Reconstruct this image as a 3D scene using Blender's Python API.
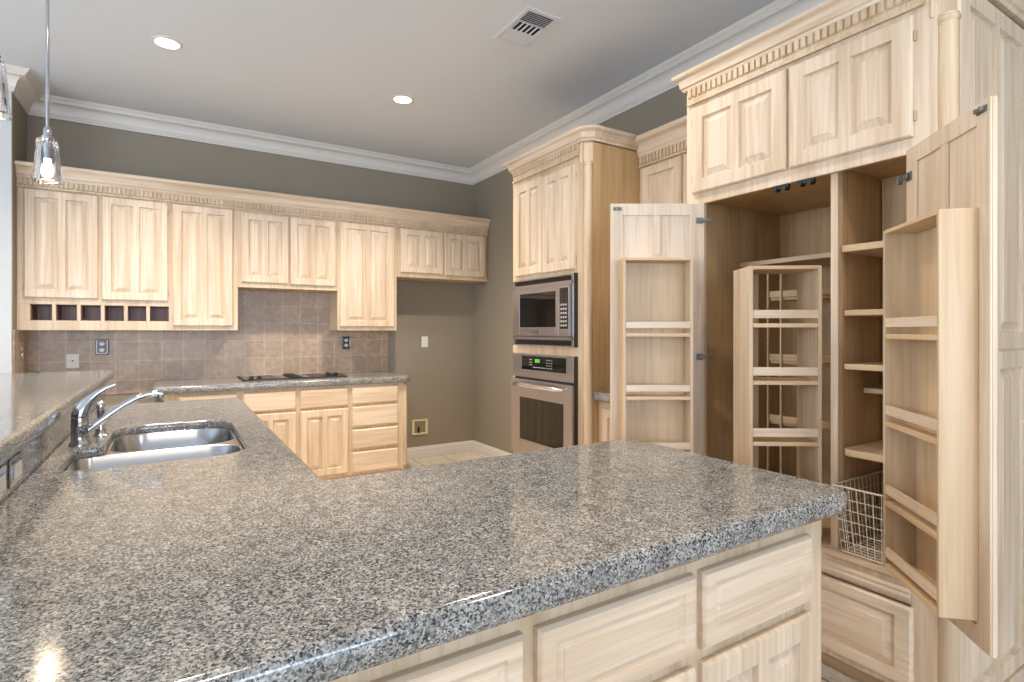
import bpy, bmesh, math, random
from mathutils import Vector, Matrix

random.seed(7)
scene = bpy.context.scene
for o in list(bpy.data.objects):
    bpy.data.objects.remove(o)
COL = scene.collection
R = math.radians

# ------------------------------------------------------------------ camera
F_PX, HORIZON, CAM_H, YAW = 548.0, 331.0, 1.32, R(31.8)
cam_data = bpy.data.cameras.new('camera')
cam = bpy.data.objects.new('camera', cam_data)
COL.objects.link(cam)
cam_data.sensor_width = 36.0
cam_data.lens = 36.0 * F_PX / 1024.0
cam_data.shift_y = (HORIZON - 341.0) / 1024.0
cam_data.clip_start = 0.02
cam.location = (0, 0, CAM_H)
cam.rotation_euler = (R(90), 0, -YAW)
scene.camera = cam

# ------------------------------------------------------------------ view, world, daylight
vs = scene.view_settings
vs.view_transform = 'Standard'
vs.look = 'None'
vs.gamma = 1.0
vs.use_curve_mapping = False
vs.exposure = 0.95

world = bpy.data.worlds.new('sky')
scene.world = world
world.use_nodes = True
bg = world.node_tree.nodes['Background']
bg.inputs[0].default_value = (0.72, 0.84, 1.0, 1)
bg.inputs[1].default_value = 1.6


def area(name, loc, rot, sx, sy, power, color):
    l = bpy.data.lights.new(name, 'AREA')
    l.shape = 'RECTANGLE'
    l.size, l.size_y = sx, sy
    l.energy = power
    l.color = color
    o = bpy.data.objects.new(name, l)
    o.location = loc
    o.rotation_euler = rot
    COL.objects.link(o)
    return o


# daylight entering through the window openings of the room behind and beside the camera
area('daylight_window_front_a', (-2.3, -7.12, 1.55), (R(96), 0, 0), 2.6, 2.1, 105, (0.66, 0.80, 1.0))
area('daylight_window_front_b', (1.0, -7.12, 1.55), (R(96), 0, 0), 2.6, 2.1, 105, (0.66, 0.80, 1.0))
area('daylight_window_side', (-4.32, 1.6, 1.65), (R(90), 0, R(-90)), 2.4, 1.7, 85, (0.78, 0.88, 1.0))



def downlight(x, y, power, angle):
    l = bpy.data.lights.new('ceiling_downlight', 'SPOT')
    l.energy = power; l.spot_size = R(angle); l.spot_blend = 1.0; l.color = (1.0, 0.87, 0.72); l.shadow_soft_size = 0.07
    o = bpy.data.objects.new('ceiling_downlight', l); o.location = (x, y, 3.05); COL.objects.link(o)


# the kitchen's other recessed ceiling lights, above and behind the camera
for x_, y_ in ((-0.03, 1.95), (1.48, 1.95), (-0.03, -0.05), (1.48, -0.05)):
    downlight(x_, y_, 44, 150)


# ------------------------------------------------------------------ materials
def new_mat(name):
    m = bpy.data.materials.new(name)
    m.use_nodes = True
    nt = m.node_tree
    return m, nt, nt.nodes, nt.links, nt.nodes['Principled BSDF']


def plain(name, col, rough=0.5, metal=0.0, bump=0.0, bscale=200.0, **kw):
    m, nt, N, L, P = new_mat(name)
    P.inputs['Base Color'].default_value = (*col, 1)
    P.inputs['Roughness'].default_value = rough
    P.inputs['Metallic'].default_value = metal
    for k, v in kw.items():
        P.inputs[k.replace('_', ' ')].default_value = v
    tc = N.new('ShaderNodeTexCoord')
    nz = N.new('ShaderNodeTexNoise')
    nz.inputs['Scale'].default_value = bscale
    L.new(tc.outputs['Object'], nz.inputs['Vector'])
    if bump:
        b = N.new('ShaderNodeBump')
        b.inputs['Strength'].default_value = bump
        b.inputs['Distance'].default_value = 0.002
        L.new(nz.outputs['Fac'], b.inputs['Height'])
        L.new(b.outputs['Normal'], P.inputs['Normal'])
    return m


def wood(name, light, dark, axis='z', rough=0.38, contrast=1.15):
    m, nt, N, L, P = new_mat(name)
    tc = N.new('ShaderNodeTexCoord')
    oi = N.new('ShaderNodeObjectInfo')
    mul = N.new('ShaderNodeVectorMath'); mul.operation = 'SCALE'
    comb = N.new('ShaderNodeCombineXYZ')
    for i in range(3):
        L.new(oi.outputs['Random'], comb.inputs[i])
    L.new(comb.outputs[0], mul.inputs[0]); mul.inputs['Scale'].default_value = 37.0
    add = N.new('ShaderNodeVectorMath'); add.operation = 'ADD'
    L.new(tc.outputs['Object'], add.inputs[0]); L.new(mul.outputs[0], add.inputs[1])
    mp = N.new('ShaderNodeMapping')
    s_fine, s_long = 60.0, 2.2
    sc = {'z': (s_fine, s_fine, s_long), 'x': (s_long, s_fine, s_fine), 'y': (s_fine, s_long, s_fine)}[axis]
    mp.inputs['Scale'].default_value = sc
    L.new(add.outputs[0], mp.inputs['Vector'])
    n1 = N.new('ShaderNodeTexNoise'); n1.inputs['Scale'].default_value = 1.0
    n1.inputs['Detail'].default_value = 5; n1.inputs['Distortion'].default_value = 0.6
    L.new(mp.outputs[0], n1.inputs['Vector'])
    # broad cathedral figure
    mp2 = N.new('ShaderNodeMapping')
    sc2 = {'z': (9, 9, 0.9), 'x': (0.9, 9, 9), 'y': (9, 0.9, 9)}[axis]
    mp2.inputs['Scale'].default_value = sc2
    L.new(add.outputs[0], mp2.inputs['Vector'])
    n2 = N.new('ShaderNodeTexNoise'); n2.inputs['Scale'].default_value = 1.0; n2.inputs['Detail'].default_value = 2
    L.new(mp2.outputs[0], n2.inputs['Vector'])
    mx = N.new('ShaderNodeMath'); mx.operation = 'MULTIPLY'
    L.new(n1.outputs['Fac'], mx.inputs[0]); L.new(n2.outputs['Fac'], mx.inputs[1])
    rp = N.new('ShaderNodeValToRGB')
    rp.color_ramp.elements[0].position = 0.12; rp.color_ramp.elements[0].color = (*dark, 1)
    rp.color_ramp.elements[1].position = 0.14 + 0.20 / contrast; rp.color_ramp.elements[1].color = (*light, 1)
    L.new(mx.outputs[0], rp.inputs[0])
    L.new(rp.outputs[0], P.inputs['Base Color'])
    P.inputs['Roughness'].default_value = rough
    b = N.new('ShaderNodeBump'); b.inputs['Strength'].default_value = 0.12; b.inputs['Distance'].default_value = 0.001
    L.new(n1.outputs['Fac'], b.inputs['Height']); L.new(b.outputs[0], P.inputs['Normal'])
    return m


def granite(name):
    m, nt, N, L, P = new_mat(name)
    tc = N.new('ShaderNodeTexCoord')
    nd = N.new('ShaderNodeTexNoise'); nd.inputs['Scale'].default_value = 260; nd.inputs['Detail'].default_value = 1
    L.new(tc.outputs['Object'], nd.inputs['Vector'])
    md = N.new('ShaderNodeVectorMath'); md.operation = 'SCALE'; md.inputs['Scale'].default_value = 0.004
    L.new(nd.outputs['Color'], md.inputs[0])
    av = N.new('ShaderNodeVectorMath'); av.operation = 'ADD'
    L.new(tc.outputs['Object'], av.inputs[0]); L.new(md.outputs[0], av.inputs[1])
    v1 = N.new('ShaderNodeTexVoronoi'); v1.inputs['Scale'].default_value = 310
    L.new(av.outputs[0], v1.inputs['Vector'])
    sep = N.new('ShaderNodeSeparateColor'); L.new(v1.outputs['Color'], sep.inputs[0])
    r1 = N.new('ShaderNodeValToRGB'); cr = r1.color_ramp; cr.interpolation = 'CONSTANT'
    cols = [(0.0, (0.032, 0.035, 0.042)), (0.13, (0.13, 0.133, 0.135)), (0.32, (0.26, 0.258, 0.245)), (0.54, (0.39, 0.382, 0.355)),
            (0.78, (0.50, 0.488, 0.455)), (0.93, (0.62, 0.61, 0.59))]
    cr.elements[0].position = 0; cr.elements[0].color = (*cols[0][1], 1)
    cr.elements[1].position = cols[1][0]; cr.elements[1].color = (*cols[1][1], 1)
    for p, c in cols[2:]:
        e = cr.elements.new(p); e.color = (*c, 1)
    L.new(sep.outputs[0], r1.inputs[0])
    # broad cloudiness
    n2 = N.new('ShaderNodeTexNoise'); n2.inputs['Scale'].default_value = 28; n2.inputs['Detail'].default_value = 4
    L.new(tc.outputs['Object'], n2.inputs['Vector'])
    mr = N.new('ShaderNodeMapRange'); mr.inputs['From Min'].default_value = 0.3; mr.inputs['From Max'].default_value = 0.7
    mr.inputs['To Min'].default_value = 0.56; mr.inputs['To Max'].default_value = 0.88
    L.new(n2.outputs['Fac'], mr.inputs['Value'])
    mm = N.new('ShaderNodeVectorMath'); mm.operation = 'SCALE'
    L.new(r1.outputs[0], mm.inputs[0]); L.new(mr.outputs[0], mm.inputs['Scale'])
    L.new(mm.outputs[0], P.inputs['Base Color'])
    P.inputs['Roughness'].default_value = 0.13
    P.inputs['Specular IOR Level'].default_value = 0.75
    return m


def tiles(name, size, axes, c1, c2, grout, mortar, rough, origin=(0, 0)):
    m, nt, N, L, P = new_mat(name)
    tc = N.new('ShaderNodeTexCoord')
    sp = N.new('ShaderNodeSeparateXYZ'); L.new(tc.outputs['Object'], sp.inputs[0])
    cb = N.new('ShaderNodeCombineXYZ')
    for i, a in enumerate(axes):
        ad = N.new('ShaderNodeMath'); ad.operation = 'ADD'; ad.inputs[1].default_value = -origin[i] + size * 40
        L.new(sp.outputs['XYZ'.index(a)], ad.inputs[0]); L.new(ad.outputs[0], cb.inputs[i])
    br = N.new('ShaderNodeTexBrick')
    br.offset = 0.0; br.squash = 1.0
    br.inputs['Scale'].default_value = 1.0
    br.inputs['Brick Width'].default_value = size
    br.inputs['Row Height'].default_value = size
    br.inputs['Mortar Size'].default_value = mortar
    br.inputs['Mortar Smooth'].default_value = 0.2
    br.inputs['Color1'].default_value = (*c1, 1); br.inputs['Color2'].default_value = (*c2, 1)
    br.inputs['Mortar'].default_value = (*grout, 1)
    L.new(cb.outputs[0], br.inputs['Vector'])
    nz = N.new('ShaderNodeTexNoise'); nz.inputs['Scale'].default_value = 26; nz.inputs['Detail'].default_value = 5
    L.new(tc.outputs['Object'], nz.inputs['Vector'])
    mr = N.new('ShaderNodeMapRange'); mr.inputs['From Min'].default_value = 0.3; mr.inputs['From Max'].default_value = 0.7
    mr.inputs['To Min'].default_value = 0.8; mr.inputs['To Max'].default_value = 1.15
    L.new(nz.outputs['Fac'], mr.inputs['Value'])
    mm = N.new('ShaderNodeVectorMath'); mm.operation = 'SCALE'
    L.new(br.outputs['Color'], mm.inputs[0]); L.new(mr.outputs[0], mm.inputs['Scale'])
    L.new(mm.outputs[0], P.inputs['Base Color'])
    P.inputs['Roughness'].default_value = rough
    b = N.new('ShaderNodeBump'); b.inputs['Strength'].default_value = 0.35; b.inputs['Distance'].default_value = 0.003
    b.invert = True
    L.new(br.outputs['Fac'], b.inputs['Height']); L.new(b.outputs[0], P.inputs['Normal'])
    return m


def emit(name, col, strength):
    m, nt, N, L, P = new_mat(name)
    P.inputs['Base Color'].default_value = (*col, 1)
    P.inputs['Emission Color'].default_value = (*col, 1)
    P.inputs['Emission Strength'].default_value = strength
    return m


def brushed(name, col, rough):
    m, nt, N, L, P = new_mat(name)
    P.inputs['Base Color'].default_value = (*col, 1)
    P.inputs['Metallic'].default_value = 1.0
    tc = N.new('ShaderNodeTexCoord')
    mp = N.new('ShaderNodeMapping'); mp.inputs['Scale'].default_value = (4, 4, 400)
    L.new(tc.outputs['Object'], mp.inputs[0])
    nz = N.new('ShaderNodeTexNoise'); nz.inputs['Scale'].default_value = 1
    L.new(mp.outputs[0], nz.inputs['Vector'])
    mr = N.new('ShaderNodeMapRange'); mr.inputs['To Min'].default_value = rough * 0.8; mr.inputs['To Max'].default_value = rough * 1.25
    L.new(nz.outputs['Fac'], mr.inputs['Value']); L.new(mr.outputs[0], P.inputs['Roughness'])
    return m


M = {}
M['wall'] = plain('greige_wall_paint', (0.262, 0.222, 0.166), 0.7, bump=0.15, bscale=260)
M['wall_light'] = plain('pale_wall', (0.56, 0.56, 0.55), 0.7, bump=0.15, bscale=260)  # paler wall tone; on wall_dining the paleness stands for window light
M['ceiling'] = plain('ceiling_paint', (0.66, 0.69, 0.735), 0.8, bump=0.25, bscale=120)
M['trim'] = plain('white_trim_paint', (0.68, 0.64, 0.585), 0.45)
M['floor'] = tiles('floor_tile', 0.33, 'XY', (0.66, 0.585, 0.475), (0.72, 0.645, 0.535), (0.16, 0.13, 0.10), 0.005, 0.3, (0.12, 0.05))
M['tile'] = tiles('splash_tile', 0.155, 'XZ', (0.36, 0.258, 0.18), (0.42, 0.305, 0.215), (0.52, 0.42, 0.32), 0.003, 0.35, (-0.693, 0.926))
M['tile_side'] = tiles('splash_tile_side', 0.155, 'YZ', (0.36, 0.258, 0.18), (0.42, 0.305, 0.215), (0.52, 0.42, 0.32), 0.003, 0.35, (5.2, 0.926))
WL, WD = (0.71, 0.575, 0.435), (0.545, 0.40, 0.265)
M['wood'] = wood('pickled_maple', WL, WD, 'z')
M['wood_h'] = wood('pickled_maple_horizontal', WL, WD, 'x')
M['wood_frame'] = wood('pickled_maple_frame', (0.64, 0.495, 0.34), (0.48, 0.34, 0.205), 'z')
M['tan'] = wood('tan_maple_plywood', (0.57, 0.385, 0.20), (0.43, 0.27, 0.125), 'z', 0.45)
M['tan_h'] = wood('tan_maple_plywood_horizontal', (0.66, 0.49, 0.30), (0.53, 0.36, 0.20), 'x', 0.45)
M['ply'] = wood('pale_maple_plywood', (0.62, 0.45, 0.28), (0.50, 0.345, 0.195), 'z', 0.45)
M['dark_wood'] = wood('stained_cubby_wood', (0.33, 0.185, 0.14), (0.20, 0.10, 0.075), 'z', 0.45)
M['granite'] = granite('speckled_granite')
M['chrome'] = plain('chrome', (0.56, 0.57, 0.60), 0.07, 1.0)
M['steel'] = brushed('brushed_steel', (0.44, 0.45, 0.47), 0.22)
M['bronze_steel'] = brushed('warm_stainless', (0.45, 0.43, 0.445), 0.30)
M['handle_steel'] = brushed('polished_handle_steel', (0.75, 0.73, 0.74), 0.18)
M['dark_steel'] = plain('dark_metal', (0.05, 0.047, 0.045), 0.35, 0.6)
M['black_glass'] = plain('black_glass', (0.006, 0.006, 0.006), 0.04)
M['black'] = plain('black_plastic', (0.012, 0.012, 0.012), 0.45)
M['oven_glass'] = plain('oven_window_glass', (0.012, 0.010, 0.006), 0.05)
M['white_plastic'] = plain('white_plastic', (0.72, 0.70, 0.66), 0.35)
M['cream_plastic'] = plain('cream_plastic', (0.66, 0.58, 0.34), 0.4)
M['slate_plastic'] = plain('slate_plate', (0.05, 0.045, 0.055), 0.3)
M['grey_metal'] = plain('grey_hinge_metal', (0.22, 0.22, 0.21), 0.5, 0.9)
M['wire'] = plain('cream_wire_coating', (0.82, 0.77, 0.66), 0.35)
M['duct'] = plain('dark_duct', (0.02, 0.02, 0.022), 0.7)
M['vent_white'] = plain('vent_white_enamel', (0.64, 0.65, 0.67), 0.45)
M['leaf'] = plain('leaf_green', (0.05, 0.11, 0.025), 0.5)
M['display'] = emit('green_display', (0.25, 1.0, 0.15), 0.6)
M['keys'] = plain('pale_key_print', (0.45, 0.45, 0.42), 0.5)
M['lens'] = emit('lamp_lens', (1.0, 0.97, 0.92), 3.0)
M['bulb'] = emit('bulb_glow', (1.0, 0.78, 0.50), 12.0)
gm, nt, N, L, P = new_mat('clear_glass')
P.inputs['Base Color'].default_value = (0.97, 0.98, 1, 1)
P.inputs['Roughness'].default_value = 0.02
P.inputs['Transmission Weight'].default_value = 1.0
P.inputs['IOR'].default_value = 1.22
M['glass'] = gm
pm, nt, N, L, P = new_mat('window_pane')
tr = N.new('ShaderNodeBsdfTransparent'); mxs = N.new('ShaderNodeMixShader'); gl = N.new('ShaderNodeBsdfGlossy')
gl.inputs['Roughness'].default_value = 0.02
mxs.inputs[0].default_value = 0.06
L.new(tr.outputs[0], mxs.inputs[1]); L.new(gl.outputs[0], mxs.inputs[2])
L.new(mxs.outputs[0], N['Material Output'].inputs['Surface'])
M['pane'] = pm


# ------------------------------------------------------------------ mesh builder
class MB:
    def __init__(s):
        s.v, s.f = [], []

    def add(s, vs_, fs_):
        k = len(s.v)
        s.v += [tuple(v) for v in vs_]
        s.f += [tuple(k + i for i in f) for f in fs_]
        return s

    def box(s, x0, x1, y0, y1, z0, z1):
        v = [(x, y, z) for z in (z0, z1) for y in (y0, y1) for x in (x0, x1)]
        return s.add(v, [(0, 2, 3, 1), (4, 5, 7, 6), (0, 1, 5, 4), (2, 6, 7, 3), (0, 4, 6, 2), (1, 3, 7, 5)])

    def obox(s, o, ux, uy, x0, x1, y0, y1, z0, z1):
        """box in a turned plan frame: origin o, axes ux, uy (2-D)"""
        v = []
        for z in (z0, z1):
            for y in (y0, y1):
                for x in (x0, x1):
                    v.append((o[0] + ux[0] * x + uy[0] * y, o[1] + ux[1] * x + uy[1] * y, z))
        return s.add(v, [(0, 2, 3, 1), (4, 5, 7, 6), (0, 1, 5, 4), (2, 6, 7, 3), (0, 4, 6, 2), (1, 3, 7, 5)])

    def loops(s, loops, cap0=True, cap1=True, closed=True):
        k = len(s.v); n = len(loops[0])
        for lp in loops:
            s.v += [tuple(p) for p in lp]
        for a in range(len(loops) - 1):
            for i in range(n if closed else n - 1):
                j = (i + 1) % n
                s.f.append((k + a * n + i, k + a * n + j, k + (a + 1) * n + j, k + (a + 1) * n + i))
        if cap0: s.f.append(tuple(k + i for i in range(n))[::-1])
        if cap1: s.f.append(tuple(k + (len(loops) - 1) * n + i for i in range(n)))
        return s

    def lathe(s, c, prof, n=24, a0=0.0, a1=2 * math.pi, caps=True):
        full = abs(a1 - a0 - 2 * math.pi) < 1e-6
        lp = []
        for r, z in prof:
            m = n if full else n + 1
            lp.append([(c[0] + r * math.cos(a0 + (a1 - a0) * i / n), c[1] + r * math.sin(a0 + (a1 - a0) * i / n), c[2] + z) for i in range(m)])
        return s.loops(lp, caps, caps, True)

    def tube(s, pts, rad, n=10, caps=True):
        pts = [Vector(p) for p in pts]
        rads = rad if isinstance(rad, (list, tuple)) else [rad] * len(pts)
        lp = []; up = None
        for i, p in enumerate(pts):
            d = (pts[min(i + 1, len(pts) - 1)] - pts[max(i - 1, 0)]).normalized()
            if up is None:
                up = Vector((0, 0, 1)) if abs(d.z) < 0.9 else Vector((1, 0, 0))
            a = d.cross(up).normalized(); b = a.cross(d).normalized(); up = b
            lp.append([p + (a * math.cos(2 * math.pi * k / n) + b * math.sin(2 * math.pi * k / n)) * rads[i] for k in range(n)])
        return s.loops(lp, caps, caps)

    def sweep(s, prof, path, z=0.0, side=1):
        """profile (out, height) swept along a plan path; out is to the right of travel (side=1)"""
        pts = [Vector(p) for p in path]; lp = []
        for i, p in enumerate(pts):
            def nrm(a, b):
                d = (b - a).normalized(); return Vector((d.y, -d.x)) * side
            if i == 0: n = nrm(pts[0], pts[1])
            elif i == len(pts) - 1: n = nrm(pts[-2], pts[-1])
            else:
                n1, n2 = nrm(pts[i - 1], p), nrm(p, pts[i + 1])
                n = (n1 + n2); n = n / max(0.2, n.dot(n1))
            lp.append([(p.x + n.x * o, p.y + n.y * o, z + h) for o, h in prof])
        return s.loops(lp)

    def build(s, name, mat, parent=None, bevel=0.0, smooth=None, segs=2):
        me = bpy.data.meshes.new(name)
        me.from_pydata(s.v, [], s.f)
        bm = bmesh.new(); bm.from_mesh(me)
        bmesh.ops.recalc_face_normals(bm, faces=bm.faces)
        bm.to_mesh(me); bm.free()
        me.materials.append(M[mat] if isinstance(mat, str) else mat)
        o = bpy.data.objects.new(name, me)
        COL.objects.link(o)
        if parent is not None: o.parent = parent
        if bevel:
            md = o.modifiers.new('edge', 'BEVEL'); md.width = bevel; md.segments = segs; md.limit_method = 'ANGLE'; md.angle_limit = R(40)
        if smooth:
            for p in me.polygons: p.use_smooth = True
            me.set_sharp_from_angle(angle=R(smooth))
        return o


def thing(name, label, cat, loc=(0, 0, 0), rz=0.0, group=None):
    o = bpy.data.objects.new(name, None)
    o.empty_display_size = 0.1
    COL.objects.link(o)
    o.location = loc; o.rotation_euler = (0, 0, rz)
    o['label'] = label; o['category'] = cat
    if group: o['group'] = group
    return o


def tag(o, label, cat, group=None):
    o['label'] = label; o['category'] = cat
    if group: o['group'] = group
    return o


def struct(name, mb, mat, **k):
    o = mb.build(name, mat, **k); o['kind'] = 'structure'; return o


def place(o, loc, rz=0.0):
    o.location = loc; o.rotation_euler = (0, 0, rz); return o


def offset_poly(corners, radii, off, seg=6):
    """plan polygon (counter-clockwise), moved inwards by off, corners rounded"""
    n = len(corners); out = []
    C = [Vector(c) for c in corners]
    for i in range(n):
        a, b, c = C[i - 1], C[i], C[(i + 1) % n]
        d1, d2 = (b - a).normalized(), (c - b).normalized()
        n1, n2 = Vector((-d1.y, d1.x)), Vector((-d2.y, d2.x))
        cr = d1.x * d2.y - d1.y * d2.x
        den = 1 + n1.dot(n2)
        p = b + (n1 + n2) / den * off
        r = radii[i] - off if cr > 0 else radii[i] + off
        r = max(r, 0.0015)
        ang = math.acos(max(-1, min(1, d1.dot(d2))))
        t = r * math.tan(ang / 2)
        s0 = p - d1 * t
        ctr = s0 + (n1 if cr > 0 else -n1) * r
        v0 = s0 - ctr
        for k in range(seg + 1):
            th = ang * k / seg * (1 if cr > 0 else -1)
            out.append((ctr.x + v0.x * math.cos(th) - v0.y * math.sin(th), ctr.y + v0.x * math.sin(th) + v0.y * math.cos(th)))
    return out


def slab(name, corners, radii, z0, z1, mat, parent=None, nose=0.014, holes=(), seg=6):
    """stone slab with a rounded nose and optional holes (list of (corners, radii))"""
    bm = bmesh.new()
    def ring(pts, z): return [bm.verts.new((x, y, z)) for x, y in pts]
    def bridge(a, b):
        for i in range(len(a)):
            j = (i + 1) % len(a); bm.faces.new((a[i], a[j], b[j], b[i]))
    prof = [(nose, z0), (nose * 0.3, z0 + nose * 0.3), (0, z0 + nose), (0, z1 - nose), (nose * 0.3, z1 - nose * 0.3), (nose, z1)]
    rings = [ring(offset_poly(corners, radii, o, seg), z) for o, z in prof]
    for a, b in zip(rings, rings[1:]): bridge(a, b)
    tops, bots = [rings[-1]], [rings[0]]
    for hc, hr in holes:
        hp = [(-0.003, z1), (0.0, z1 - 0.004), (0.0, z0)]
        hrings = [ring(offset_poly(hc, hr, o, seg), z) for o, z in hp]
        for a, b in zip(hrings, hrings[1:]): bridge(a, b)
        tops.append(hrings[0]); bots.append(hrings[-1])
    for group in (tops, bots):
        es = []
        for lp in group:
            for i in range(len(lp)):
                e = bm.edges.get((lp[i], lp[(i + 1) % len(lp)])) or bm.edges.new((lp[i], lp[(i + 1) % len(lp)]))
                es.append(e)
        bmesh.ops.triangle_fill(bm, use_beauty=True, use_dissolve=False, edges=es)
    bmesh.ops.recalc_face_normals(bm, faces=bm.faces)
    me = bpy.data.meshes.new(name); bm.to_mesh(me); bm.free()
    me.materials.append(M[mat])
    for p in me.polygons: p.use_smooth = abs(p.normal.z) < 0.999
    o = bpy.data.objects.new(name, me); COL.objects.link(o)
    if parent is not None: o.parent = parent
    return o


# ------------------------------------------------------------------ joinery helpers (local frame: x right, y back, z up; front at y=0)
def panel_front(w, h, n=2, stile=0.055, rail=0.055, mull=0.04, t=0.02, raised=True, lip=0.006, depth=0.013, slope=0.026):
    """cabinet door or drawer face in its own frame: x 0..w, z 0..h, back y=0, front y=-t, with n raised panels"""
    mb = MB()
    l = lip
    def q(x0, x1, z0, z1, y): mb.add([(x0, y, z0), (x1, y, z0), (x1, y, z1), (x0, y, z1)], [(0, 1, 2, 3)])
    def ring(a, ya, b, yb):
        A = [(a[0], ya, a[2]), (a[1], ya, a[2]), (a[1], ya, a[3]), (a[0], ya, a[3])]
        B = [(b[0], yb, b[2]), (b[1], yb, b[2]), (b[1], yb, b[3]), (b[0], yb, b[3])]
        mb.add(A + B, [(i, (i + 1) % 4, 4 + (i + 1) % 4, 4 + i) for i in range(4)])
    o = (0, w, 0, h)
    ins = lambda r, d: (r[0] + d, r[1] - d, r[2] + d, r[3] - d)
    ring(o, 0, o, -t + l * 1.2); q(*o, 0)
    ring(o, -t + l * 1.2, ins(o, l * 0.5), -t + l * 0.55)
    fr = ins(o, l)
    ring(ins(o, l * 0.5), -t + l * 0.55, fr, -t)
    if n == 0:
        q(*fr, -t); return mb
    cw = (w - 2 * stile - (n - 1) * mull) / n
    pans = [(stile + i * (cw + mull), stile + i * (cw + mull) + cw, rail, h - rail) for i in range(n)]
    q(fr[0], stile, fr[2], fr[3], -t); q(w - stile, fr[1], fr[2], fr[3], -t)
    q(stile, w - stile, fr[2], rail, -t); q(stile, w - stile, h - rail, fr[3], -t)
    for a, b in zip(pans, pans[1:]): q(a[1], b[0], rail, h - rail, -t)
    for p in pans:
        if raised:
            g = ins(p, 0.004); g2 = ins(p, 0.010); f = ins(p, 0.010 + slope)
            ring(p, -t, g, -t + depth); ring(g, -t + depth, g2, -t + depth); ring(g2, -t + depth, f, -t + 0.003); f2 = ins(f, 0.0015); ring(f, -t + 0.003, f2, -t + 0.0012); q(*f2, -t + 0.0012)
        else:
            g = ins(p, 0.004)
            ring(p, -t, g, -t + depth); q(*g, -t + depth)
    return mb


def add_front(parent, x0, x1, z0, z1, n=2, name='door', mat='wood', y=0.0, hinge=None, **k):
    o = panel_front(x1 - x0, z1 - z0, n, **k).build(name, mat, parent)
    o.location = (x0, y, z0)
    if hinge:
        w, h = x1 - x0, z1 - z0
        hx = -0.004 if hinge == 'l' else w + 0.004
        for hz in (0.07, h - 0.07):
            MB().lathe((hx, -0.006, hz - 0.017), [(0.004, 0), (0.0045, 0.002), (0.0045, 0.032), (0.004, 0.034)], 8).build('hinge', 'cream_metal', o, smooth=40)
    return o


M['cream_metal'] = plain('pale_brass', (0.55, 0.44, 0.28), 0.35, 0.5)


def dentils(mb, x0, x1, z0, z1, pitch=0.028, t=0.009, y=0.0, low=0.0):
    """fluted frieze: backing board with teeth and a bead under it"""
    mb.box(x0, x1, y - 0.006, y, z0 - 0.012, z1)
    mb.box(x0, x1, y - 0.016, y - 0.006, z0 - 0.014, z0 - 0.003)
    n = int((x1 - x0) / pitch); off = (x1 - x0 - n * pitch) / 2
    for i in range(n):
        a = x0 + off + i * pitch + pitch * 0.13
        b = a + pitch * 0.74
        zt = z0 + low * (z1 - z0)
        mb.add([(a, y - 0.006, zt), (b, y - 0.006, zt), (b, y - 0.006, z1), (a, y - 0.006, z1),
                (a + 0.002, y - 0.006 - t, zt + 0.006), (b - 0.002, y - 0.006 - t, zt + 0.006), (b - 0.002, y - 0.006 - t, z1), (a + 0.002, y - 0.006 - t, z1)],
               [(0, 1, 5, 4), (1, 2, 6, 5), (2, 3, 7, 6), (3, 0, 4, 7), (4, 5, 6, 7)])
    return mb


def cornice_prof(h, out):
    pts = [(-0.02, 0.0), (0.010, 0.0), (0.016, h * 0.10), (0.016, h * 0.16), (0.022, h * 0.20)]
    for i in range(6):
        a = math.pi / 2 * i / 5
        pts.append((0.024 + (out - 0.036) * (1 - math.cos(a)), h * (0.22 + 0.50 * math.sin(a))))
    pts += [(out - 0.008, h * 0.76), (out - 0.002, h * 0.82), (out, h * 0.90), (out - 0.002, h * 0.97), (out - 0.006, h), (-0.02, h)]
    return pts


def half_column(cx, cy, z0, z1, r, a0, a1, parent, block=0.05, zb=None):
    """round corner column (mesh in the thing's frame) with necking rings"""
    mb = MB()
    prof = [(r * 0.94, z0), (r * 0.94, z0 + 0.006), (r * 1.06, z0 + 0.010), (r * 1.06, z0 + 0.020), (r * 0.9, z0 + 0.026), (r * 0.96, z0 + 0.04),
            (r * 0.96, z1 - 0.04), (r * 0.9, z1 - 0.026), (r * 1.06, z1 - 0.020), (r * 1.06, z1 - 0.010), (r * 0.94, z1 - 0.006), (r * 0.94, z1)]
    mb.lathe((cx, cy, 0), prof, 24)
    return mb.build('column', 'wood_frame', parent, smooth=40)

# ------------------------------------------------------------------ the setting
ZC = 3.07
struct('floor', MB().box(-4.3, 2.95, -7.1, 5.5, -0.1, 0), 'floor')
struct('ceiling', MB().box(-4.3, 2.95, -7.1, 5.5, ZC, ZC + 0.1), 'ceiling')
struct('wall_back', MB().box(-1.0, 2.95, 5.37, 5.5, 0, ZC), 'wall')
struct('wall_right', MB().box(2.83, 2.95, -7.1, 5.37, 0, ZC), 'wall')
struct('wall_left', MB().box(-1.06, -0.92, 4.94, 5.37, 0, ZC), 'wall')
struct('wall_dining', MB().box(-4.3, -0.92, 4.91, 4.94, 0, ZC), 'wall_light')  # window light on this wall is put into its paler colour
struct('wall_bar', MB().box(-0.44, -0.362, 0.73, 4.10, 0, 1.018), 'wall_light')


def wall_with_windows(name, axis, c0, c1, span, holes, z0, z1):
    mb = MB(); cur = span[0]
    def bx(a, b, za, zb):
        if axis == 'y': mb.box(a, b, c0, c1, za, zb)
        else: mb.box(c0, c1, a, b, za, zb)
    for a, b in holes:
        bx(cur, a, 0, ZC); bx(a, b, 0, z0); bx(a, b, z1, ZC); cur = b
    bx(cur, span[1], 0, ZC)
    return struct(name, mb, 'wall_light')


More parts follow.
